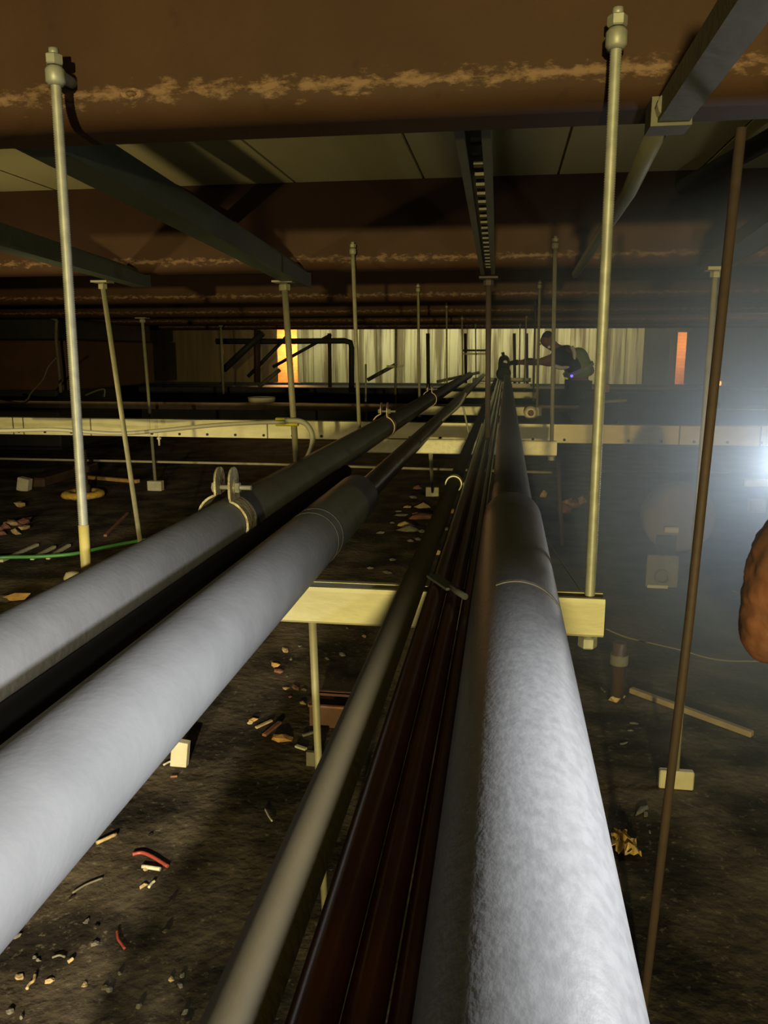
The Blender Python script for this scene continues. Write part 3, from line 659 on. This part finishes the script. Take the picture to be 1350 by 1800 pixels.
for k, (px, py, s, m) in enumerate(chips):
    rnd = random.Random(100+k); put('chip', px, py, (s*rnd.uniform(.9, 1.6), s*.6, s*.4), m, 'small rubble chip on the soil between the two nearest channels', 'chip', 100+k, rnd.uniform(-.5, .5), 'rubble chips between the two nearest channels')
put('shard', 496, 1301, (.036, .020, .012), 'chipo', 'largest bright orange shard on the soil left of the olive pipe', 'shard', 21, .2)
plank('stick', G(450, 1283), G(478, 1270), .010, .006, 'chip', 'short tan stick left of the orange shard', cat='stick')
plank('stick', G(464, 1297), G(492, 1274), .014, .008, 'chipr', 'short reddish stick touching the orange shard', cat='stick')
plank('stick', G(532, 1297), G(562, 1288), .009, .007, 'chip2', 'short grey stick at the foot of the rust tinted rod', cat='stick')
plank('stick', G(520, 1315), G(538, 1321), .012, .006, 'pale', 'small pale splinter under the grey stick', cat='stick')
g = G(588, 1266)
t = thing('junction_box', 'rusty open box on the soil behind the rust tinted rod', 'box', g)
bm = B(); 
for c, s in (((0, -.05, .035), (.13, .006, .07)), ((0, .05, .035), (.13, .006, .07)), ((-.062, 0, .035), (.006, .10, .07)), ((.062, 0, .035), (.006, .10, .07)), ((0, 0, .004), (.13, .10, .008))): box(bm, g+Vector(c), s)
link('shell', bm, 'rustpanel', t)
bm = B(); box(bm, g+Vector((0, -.052, .068)), (.136, .01, .006)); box(bm, g+Vector((0, .052, .068)), (.136, .01, .006)); box(bm, g+Vector((-.065, 0, .068)), (.01, .10, .006)); box(bm, g+Vector((.065, 0, .068)), (.01, .10, .006)); link('rim', bm, 'chipr', t)
g = G(318, 1345); bm = B(); box(bm, g+Vector((0, 0, .035)), (.045, .02, .075), Matrix.Rotation(.12, 3, 'Y'))
single('stake', bm, 'pale', 'pale stub showing beneath the thick grey pipe', 'stake')
g = G(549, 1345); bm = B(); box(bm, g+Vector((0, 0, .02)), (.03, .012, .04)); single('stake', bm, 'chip2', 'small grey stub beside the olive pipe under the orange shard', 'stake')
# lower left litter
def bits(pix, r, m, label, name, cat, lift=.006):
    pts = smooth_path([G(x, y)+Vector((0, 0, lift)) for x, y in pix], 4)
    return single(name, tube(B(), pts, r, 7), m, label, cat, None, pts[0])
bits([(233, 1506), (250, 1503), (268, 1510), (284, 1520), (295, 1527)], .0042, 'redwire', 'bright red scrap of wire on the soil, left of the shadow', 'wire_scrap', 'wire')
bits([(206, 1640), (208, 1655), (214, 1664), (219, 1672)], .0026, 'redwire', 'thin red scrap of wire lower on the soil', 'wire_scrap', 'wire')
bits([(250, 1527), (282, 1532)], .0045, 'pale', 'pale stub just under the bright red wire', 'stick', 'stick')
bits([(170, 1486), (205, 1470)], .0042, 'chip', 'tan stick beside the thick grey pipe, above the red wire', 'stick', 'stick')
bits([(128, 1574), (150, 1560), (180, 1548)], .0022, 'chip2', 'thin grey twig left of the bright red wire', 'stick', 'stick')
bits([(262, 1564), (267, 1557), (272, 1553)], .003, 'pale', 'tiny pale curl below the pale stub', 'shaving', 'shaving')
bits([(48, 1743), (52, 1735), (60, 1728), (62, 1718)], .0028, 'chip', 'yellow curl of wood lowest on the left soil', 'shaving', 'shaving')
bits([(120, 1696), (126, 1692), (128, 1690)], .0035, 'chip', 'small yellow crumb right of the yellow curl', 'shaving', 'shaving')
bits([(92, 1688), (105, 1684), (114, 1687)], .002, 'chip2', 'small arched splinter above the yellow crumb', 'shaving', 'shaving')
bits([(288, 1348), (300, 1342), (318, 1341)], .003, 'pale', 'pale twig at the foot of the pale stub', 'stick', 'stick')
bits([(466, 1426), (472, 1438), (478, 1447)], .0022, 'pale', 'single white sliver left of the olive pipe', 'shaving', 'shaving')
bits([(300, 1369), (312, 1368)], .003, 'chipr', 'short pinkish crumb below the pale stub', 'shaving', 'shaving')
rnd = random.Random(11)
for k in range(34):
    px, py = rnd.uniform(5, 330), rnd.uniform(1400, 1795)
    if px < 890-(py-620)*.80 or px > 890-(py-620)*.45 : pass
    put('soil_clod', px, py, (.007*rnd.uniform(.6, 1.7), .006, .004), ['chip2', 'soil', 'chip2', 'chip'][k % 4], 'tiny crumb scattered on the soil in the lower left', 'crumb', 200+k, rnd.uniform(0, 3), 'crumbs on the lower left soil')

# ------------------------------------------------------------------ right side
Yr = 4.0; c = P(1195, 912, Yr)
t = thing('round_disc', 'large round brown disc on a bracket behind the rust pole', 'cap', (c.x, Yr, c.z-.17))  # shallow round drum held on a bracket
link('drum', lathe(B(), c, [(.0, -.004), (.14, -.003), (.162, .004), (.17, .02), (.17, .10), (.14, .105)], 'Y', 40), 'discm', t)
link('bracket', bevel(box(B(), c+Vector((-.06, -.02, -.16)), (.09, .03, .16)), .004, 1), 'dark', t)
q = P(1180, 931, Yr-.06); link('clip', bevel(box(B(), q, (.066, .03, .028)), .003, 1), 'pale', t)['label'] = 'small pale clip'
q = P(1164, 1004, 3.72); link('plate', bevel(box(B(), q, (.14, .012, .150)), .003, 1), 'chip2', t)['label'] = 'square grey plate'
bm = B(); link('coil', tube(bm, [q+Vector((.028*math.cos(a)-.005, -.012-.002*a, .028*math.sin(a)-.018)) for a in [k*.35 for k in range(54)]], .005, 6), 'chip2', t)
link('arm', box(B(), Vector((q.x+.03, (q.y+Yr)/2, q.z+.05)), (.03, Yr-q.y, .03)), 'dark', t)
link('lower_lip', box(B(), q+Vector((-.02, -.014, -.068)), (.09, .02, .014)), 'pale', t)
q = P(1332, 849, 3.6); bm = B(); bevel(box(bm, q, (.11, .03, .03)), .003, 1)
single('clip_block', bm, 'pale', 'pale block at the right edge just below the long channel', 'block', 'pale blocks at the right edge')
q = P(1330, 889, 3.6); bm = B(); bevel(box(bm, q, (.075, .03, .055)), .006, 1)
single('clip_block', bm, 'chip2', 'rounded grey block at the right edge under the pale one', 'block', 'pale blocks at the right edge')
# orange wrapped bundle
bm = B(); c = P(1380, 1030, 1.45)
r_ = bmesh.ops.create_uvsphere(bm, u_segments=72, v_segments=90, radius=1)
for v in r_['verts']:
    d = v.co.copy(); zz = d.z
    k = 1+.07*noise.noise(Vector((d.x*2.2, d.y*2.2, zz*5)))+.06*abs(noise.noise(Vector((d.x*3+zz*2, d.y*3, zz*6))))-.10*max(0, .22-abs(noise.noise(Vector((d.x*2.2-zz*3, d.y*2.2, zz*7+9)))))
    w = .062*(abs(1-abs(zz)**3.2))**.5/max(1e-4, math.sqrt(max(1e-6, 1-zz*zz)))
    v.co = c+Vector((d.x*w*k, d.y*w*k, zz*.142))
    v.co.x += .014*(zz-.3)
single('wrapped_bundle', bm, 'sack', 'crumpled orange wrapped bundle at the right edge', 'bundle', None, None, True)
c2 = c+Vector((0, 0, .14)); single('cord', tube(B(), [c2, Vector((c2.x+.03, c2.y, ZB+.0))], .003, 6), 'darkwire', 'cord holding up the orange wrapped bundle', 'cord')
# rusted stub tube
g = G(1084, 1232); tp = P(1090, 1125, g.y+.02)
t = thing('rusty_tube', 'rusty upright tube with a crusted yellow foot right of the whitish pipe', 'pipe', g)
L = tp.z-g.z
link('barrel', lathe(B(), g, [(.022, 0), (.022, L*.62), (.027, L*.63), (.027, L*.8), (.021, L*.82), (.021, L)], 'Z', 20), 'rustpipe', t)
bm = chunk(B(), g+Vector((0, -.005, .012)), (.027, .027, .018), 31); link('crust', bm, 'chip', t)['label'] = 'yellow crust round the foot'
link('band', lathe(B(), g+Vector((0, 0, L*.63)), [(.0275, 0), (.0285, .004), (.0285, .03), (.0275, .034)], 'Z', 20), 'chip2', t)
plank('stick', G(1108, 1219), G(1322, 1298), .022, .018, 'wood', 'long brown stick on the soil behind the rust pole', cat='stick')
g = G(1096, 1492); bm = B(); rnd = random.Random(5)
n = 9; gv = [[None]*n for _ in range(n)]
for i in range(n):
    for j in range(n):
        gv[i][j] = bm.verts.new(g+Vector(((i-4)*.0085*(1-.05*j)+rnd.uniform(-.003, .003), (j-4)*.011+rnd.uniform(-.003, .003), .012+rnd.uniform(0, .022)*(1 if (i+j) % 2 else .25))))
for i in range(n-1):
    for j in range(n-1):
        if i+j < 2 or (i > 5 and j > 5): continue
        bm.faces.new((gv[i][j], gv[i+1][j], gv[i+1][j+1], gv[i][j+1]))
bmesh.ops.delete(bm, geom=[v for v in bm.verts if not v.link_faces], context='VERTS')
r_ = bmesh.ops.solidify(bm, geom=bm.faces[:], thickness=.0012)
single('crumpled_paper', bm, 'gold', 'crumpled gold paper on the soil right of the whitish pipe', 'paper')
for k, (px, py, s) in enumerate(((1115, 1273, .012), (1108, 1285, .008), (1096, 1308, .009), (1128, 1427, .016), (1135, 1432, .012), (1142, 1464, .006), (1060, 1214, .012), (1290, 1042, .02))):
    put('splinter', px, py, (s*1.5, s*.5, s*.35), 'chip2', 'small pale splinter on the dark soil right of the whitish pipe', 'splinter', 300+k, .3*k, 'splinters on the right soil')
for k in range(7):
    rnd = random.Random(400+k); put('rubble_piece', 1012+rnd.uniform(-20, 18), 893+rnd.uniform(-9, 9), (.06*rnd.uniform(.6, 1.2), .04, .03), 'chipr' if k % 2 else 'chipo', 'orange brown rubble left of the right threaded rod', 'rubble', 410+k, rnd.uniform(0, 3), 'rubble by the right threaded rod')
put('stone', 956, 874, (.03, .03, .03), 'chip', 'small round yellowish stone right of the dark pipe', 'stone', 77)
# far right small things
c = P(1064, 682, 10.0); single('cap_can', lathe(B(), c-Vector((0, 0, .05)), [(.05, 0), (.05, .07), (.035, .09), (.0, .1)], 'Z', 16), 'chipo', 'small orange can behind the right threaded rod, far off', 'can')
bm = B(); bevel(box(bm, Vector((c.x+.2, 10.05, c.z-.065)), (.9, .25, .03)), .004, 1); box(bm, Vector((c.x+.2, 10.05, (c.z-.08)/2)), (.08, .08, c.z-.08))
single('ledge', bm, 'dark', 'dark ledge under the small orange can', 'ledge')
c = P(1264, 674, 11.0); t = thing('work_torch', 'small lit orange torch far off at the right side', 'torch', c)
link('lens', lathe(B(), c-Vector((.05, 0, 0)), [(.025, 0), (.03, .01), (.03, .07)], 'X', 14), 'lampo', t)['label'] = 'glowing orange lens'
link('handle', tube(B(), [c+Vector((.02, 0, 0)), c+Vector((.12, 0, 0))], .02, 10), 'chip2', t)
bm = B(); box(bm, c+Vector((.05, .06, -.02-.02)), (.5, .3, .03)); box(bm, Vector((c.x+.1, c.y+.06, (c.z-.05)/2)), (.08, .08, c.z-.05)); single('ledge', bm, 'dark', 'dark ledge under the small lit torch', 'ledge')
a, b = P(1177, 580, 13.5), P(1210, 576, 13.5); bm = B(); box(bm, (a+b)/2, (b.x-a.x+.1, .06, .1)); struct('trim_opening', bm, 'chip2')
bm = B(); box(bm, P(1181, 632, 13.5), (.07, .06, .62)); struct('trim_jamb', bm, 'chip2')
a, b = P(1060, 713, 6.9), P(1102, 704, 6.9)
single('bright_strip', tube(B(), [P(1062, 706, 7.03), P(1102, 704, 7.03)], .012, 8), 'galv', 'short bright strip on the dark grey rail', 'strip')

# ------------------------------------------------------------------ the worker, leaning in from the right, arm out to the pipe end
def skin_obj(name, verts, edges, radii, m, parent=None, root=0, sub=2):
    me = bpy.data.meshes.new(name); me.from_pydata(verts, edges, [])
    o = bpy.data.objects.new(name, me); C.objects.link(o); me.materials.append(M[m])
    sm = o.modifiers.new('skin', 'SKIN'); sm.use_smooth_shade = True
    for i, sv in enumerate(me.skin_vertices[0].data):
        r = radii[i]; sv.radius = r if isinstance(r, tuple) else (r, r); sv.use_root = (i == root)
    ss = o.modifiers.new('sub', 'SUBSURF'); ss.levels = sub; ss.render_levels = sub
    if parent: o.parent = parent
    return o
YP = 10.9
def Q(px, py, dy=0): return P(px, py, YP+dy)
hipc = Q(1016, 680, .05)
base = Vector((hipc.x, YP, ground(hipc.x, YP)))
W = thing('person', 'person in a green vest and black shirt leaning left, arm stretched to the pipe end', 'person', base)
pelvis = hipc; chest = Q(1007, 625); belly = Q(1018, 652, .02); neck = Q(980, 614, -.02); headb = Q(969, 606, -.04); headc = Q(961, 598, -.06); crown = Q(953, 590, -.07)
shR = Q(987, 625, -.2); elR = Q(946, 637, -.14); wrR = Q(910, 637, -.06); haR = Q(897, 638, -.04)
shL = Q(1000, 617, .2); elL = Q(968, 640, .22); wrL = Q(935, 634, .1); haL = Q(922, 634, .06)
hpR = hipc+Vector((0, -.1, -.04)); hpL = hipc+Vector((0, .1, -.04))
g0 = base.z
knR = Vector((hipc.x-.26, YP-.13, g0+.42)); anR = Vector((hipc.x-.08, YP-.13, g0+.09)); toR = Vector((hipc.x-.28, YP-.14, g0+.04))
knL = Vector((hipc.x-.10, YP+.14, g0+.32)); anL = Vector((hipc.x+.22, YP+.14, g0+.11)); toL = Vector((hipc.x+.06, YP+.14, g0+.04))
V = [pelvis, belly, chest, neck, headb, headc, crown, shR, elR, wrR, haR, shL, elL, wrL, haL, hpR, knR, anR, toR, hpL, knL, anL, toL]
E = [(0, 1), (1, 2), (2, 3), (3, 4), (4, 5), (5, 6), (2, 7), (7, 8), (8, 9), (9, 10), (2, 11), (11, 12), (12, 13), (13, 14), (0, 15), (15, 16), (16, 17), (17, 18), (0, 19), (19, 20), (20, 21), (21, 22)]
Rr = [.14, .135, .15, .062, .075, .098, .072, .072, .046, .032, .036, .072, .046, .032, .036, .095, .065, .042, .036, .095, .065, .042, .036]
rel = [tuple(v-base) for v in V]
skin_obj('body', rel, E, Rr, 'skin', W)
# face: nose, ears; hair; shirt, vest, trousers, gloves with five fingers
dface = (Q(948, 606, -.06)-headc).normalized()
bm = B(); n0 = headc+dface*.095; lathe(bm, n0, [(.02, -.02), (.016, 0), (.0, .014)], 'X', 8); link('nose', bm, 'skin', W)
bm = chunk(B(), headc+Vector((.02, -.098, -.0)), (.02, .012, .034), 2); link('ear', bm, 'skin', W)
q = Q(965, 610, -.2); link('ear_plug', lathe(B(), q, [(.012, -.01), (.02, 0), (.02, .02), (.01, .03)], 'Y', 10), 'refl', W)
hp = [tuple(v-base) for v in (headc+Vector((.03, 0, .02)), headc+Vector((.0, 0, .05)), crown+Vector((.01, 0, .03)))]
skin_obj('hair', hp, [(0, 1), (1, 2)], [.085, .09, .06], 'hair', W)
sv = [pelvis, belly, chest, neck.lerp(chest, .4), shR, shR.lerp(elR, .55), shL, shL.lerp(elL, .6)]
skin_obj('shirt', [tuple(v-base) for v in sv], [(0, 1), (1, 2), (2, 3), (2, 4), (4, 5), (2, 6), (6, 7)], [.150, .147, .155, .085, .125, .075, .10, .07], 'shirt', W)
vv = [pelvis.lerp(belly, .55)+Vector((.02, 0, 0)), belly+Vector((.012, 0, 0)), chest.lerp(belly, .45), chest+Vector((.02, 0, .01)), chest+Vector((-.02, 0, .09))]
VEST = skin_obj('vest', [tuple(v-base) for v in vv], [(0, 1), (1, 2), (2, 3), (3, 4)], [.215, .195, .188, .178, .10], 'vest', W)
VEST['_b'] = tuple(base)
def band(c, ax, r, w, nm, m='refl'):
    ax = ax.normalized(); bm = B(); tube(bm, [c-ax*w/2, c+ax*w/2], r, 28, cap=False); bmesh.ops.solidify(bm, geom=bm.faces[:], thickness=.004); link(nm, bm, m, VEST)
ax = (chest-belly)
band(belly.lerp(chest, .12), ax, .204, .045, 'waist_stripe')
# stripes looping round the arm hole
bm = B(); cc = shR+Vector((.01, .03, 0)); pts = [cc+Vector((.150*math.cos(a), -.03, .155*math.sin(a))) for a in [-2.2+k*(3.0)/14 for k in range(15)]]
tube(bm, pts, .026, 8); link('arm_hole_stripe', bm, 'refl', VEST)
tv = [pelvis, hpR, knR, anR, hpL, knL, anL]
skin_obj('trousers', [tuple(v-base) for v in tv], [(0, 1), (1, 2), (2, 3), (0, 4), (4, 5), (5, 6)], [.16, .115, .085, .062, .115, .085, .062], 'trouser', W)
for s, an, to in ((1, anR, toR), (2, anL, toL)):
    skin_obj('boot', [tuple(v-base) for v in (an+Vector((0, 0, .04)), an+Vector((.03, 0, -.04)), to)], [(0, 1), (1, 2)], [.062, .055, .045], 'shirt', W)
for wr, ha in ((wrR, haR), (wrL, haL)):
    d = (ha-wr).normalized(); u = Vector((0, 0, 1)); sd = d.cross(u).normalized()
    vs_ = [wr-d*.03, ha]; es = [(0, 1)]; rs_ = [.040, .042]
    for k, L_ in enumerate((.07, .085, .08, .06)):
        off = sd*((k-1.5)*.021); i = len(vs_)
        vs_ += [ha+d*.03+off, ha+d*(.03+L_*.55)+off+Vector((0, 0, -.008)), ha+d*(.03+L_*.8)+off+Vector((0, 0, -.04))]
        es += [(1, i), (i, i+1), (i+1, i+2)]; rs_ += [.012, .010, .009]
    i = len(vs_); vs_ += [ha+sd*.04-d*.01+Vector((0, 0, -.01)), ha+sd*.055+d*.03+Vector((0, 0, -.035))]; es += [(1, i), (i, i+1)]; rs_ += [.013, .010]
    skin_obj('glove', [tuple(v-base) for v in vs_], es, rs_, 'shirt', W)
q = Q(1005, 661, -.22); link('tool_light', lathe(B(), q, [(.012, -.01), (.018, 0), (.018, .02)], 'Y', 10), 'led', W)['label'] = 'small blue light at the waist'
# fitting the worker is fixing to the pipe end
c = P(886, 634, 11.0); t = thing('pipe_fitting', 'dark pipe fitting at the far end of the pipe run, under the gloved hands', 'fitting', c)
link('tee', tube(B(), [c+Vector((0, -.4, -.16)), c+Vector((0, -.15, -.02)), c+Vector((0, .25, .0))], .075, 16), 'pipe_dark', t)
link('flange', lathe(B(), c+Vector((0, -.42, -.16)), [(.06, 0), (.095, .005), (.095, .04), (.07, .045)], 'Y', 20), 'dark', t)
link('handle', tube(B(), [c+Vector((.0, -.1, .02)), c+Vector((-.02, -.1, .11))], .02, 8), 'dark', t)
q = P(888, 637, 10.7); link('cap', lathe(B(), q, [(.02, 0), (.03, .01), (.03, .03)], 'Y', 12), 'refl', t)['label'] = 'bright cap'

# ------------------------------------------------------------------ lights
def lamp(name, kind, loc, energy, col, size=.05, aim=None, spot=None, blend=.5, shape=None):
    l = bpy.data.lights.new(name, kind); l.energy = energy; l.color = col
    if kind == 'AREA':
        l.size = size
        if shape: l.shape = 'RECTANGLE'; l.size, l.size_y = shape
    else: l.shadow_soft_size = size
    o = bpy.data.objects.new(name, l); C.objects.link(o); o.location = loc
    if aim is not None: o.rotation_euler = (Vector(aim)-Vector(loc)).to_track_quat('-Z', 'Y').to_euler()
    if spot: l.spot_size = math.radians(spot); l.spot_blend = blend
    return o
lamp('headlamp_white', 'SPOT', (.38, .42, H+.0), 58.0, (.97, .985, 1.), .02, (-.42, .34, H-.27), 120, 1.)
lamp('site_lamp_warm', 'SPOT', (.02, -4.2, H-.08), 1200, (1., .84, .33), .05, (-.2, 4.3, H-.38), 60, .9)
lamp('side_lamp_warm', 'SPOT', (.10, -1.8, H+.02), 900, (1., .88, .66), .012, (-1.15, 1.55, -.1), 36, .9)
lamp('left_lamp_warm', 'SPOT', (-2.2, 2.3, H-.30), 34, (1., .80, .40), .05, (-1.6, 3.1, H-.15), 132, .6)
lamp('worker_fill', 'POINT', (2.6, 8.4, H+.12), 16, (1., .93, .75), .05)  # unseen fill light added to brighten the worker's vest
lamp('tube_by_sheeting', 'AREA', (-.8, 12.75, H+.50), 34, (1., .93, .58), aim=(-.8, 13.7, H-.2), shape=(5.5, .15))
lamp('lamp_behind_opening', 'POINT', (-3.9, 14.3, H+.1), 85, (1., .52, .18), .1)
lamp('lamp_behind_right_opening', 'POINT', (3.1, 14.25, H+.12), 26, (1., .68, .36), .1)
lamp('torch_right', 'POINT', P(1392, 815, 2.0), 6.0, (.88, .94, 1.), .03)
# haze volume added to give the veiling glare round the torch
bm = B(); box(bm, (.85, 2.0, .77), (1.96, 2.0, 1.30))
hz = single('glare_haze', bm, None, 'bluish haze added for the lamp glare at the right side', 'haze'); hz['kind'] = 'stuff'
m = bpy.data.materials.new('glare_scatter'); m.use_nodes = True; nt = m.node_tree
nt.nodes.remove(nt.nodes['Principled BSDF']); vs_ = nt.nodes.new('ShaderNodeVolumeScatter'); vs_.inputs['Color'].default_value = (.62, .78, 1., 1); vs_.inputs['Anisotropy'].default_value = .2
tc = nt.nodes.new('ShaderNodeTexCoord'); ln = nt.nodes.new('ShaderNodeVectorMath'); ln.operation = 'DISTANCE'; mr = nt.nodes.new('ShaderNodeMapRange'); mr.interpolation_type = 'SMOOTHSTEP'
ln.inputs[1].default_value = tuple(P(1392, 815, 2.0)-Vector(hz['_b']))
mr.inputs['From Min'].default_value = 0; mr.inputs['From Max'].default_value = .92; mr.inputs['To Min'].default_value = 1.15; mr.inputs['To Max'].default_value = 0
nt.links.new(tc.outputs['Object'], ln.inputs[0]); nt.links.new(ln.outputs['Value'], mr.inputs['Value']); nt.links.new(mr.outputs[0], vs_.inputs['Density'])
nt.links.new(vs_.outputs[0], nt.nodes['Material Output'].inputs['Volume']); hz.data.materials.append(m)
w = bpy.data.worlds.new('World'); S.world = w; w.use_nodes = True
w.node_tree.nodes['Background'].inputs[0].default_value = (.75, .85, 1., 1); w.node_tree.nodes['Background'].inputs[1].default_value = .004

for o in C.objects:
    if '_b' in o: del o['_b']
cam = bpy.data.cameras.new('Camera'); co = bpy.data.objects.new('Camera', cam); C.objects.link(co)
co.location = CAM; co.rotation_euler = (PI/2-PITCH, 0, YAW)
cam.sensor_fit = 'VERTICAL'; cam.sensor_height = 36; cam.lens = F*36/1800; cam.clip_start = .02
S.camera = co
S.view_settings.view_transform = 'Standard'; S.view_settings.look = 'None'; S.view_settings.exposure = 0; S.view_settings.gamma = 1
S.view_settings.use_curve_mapping = False
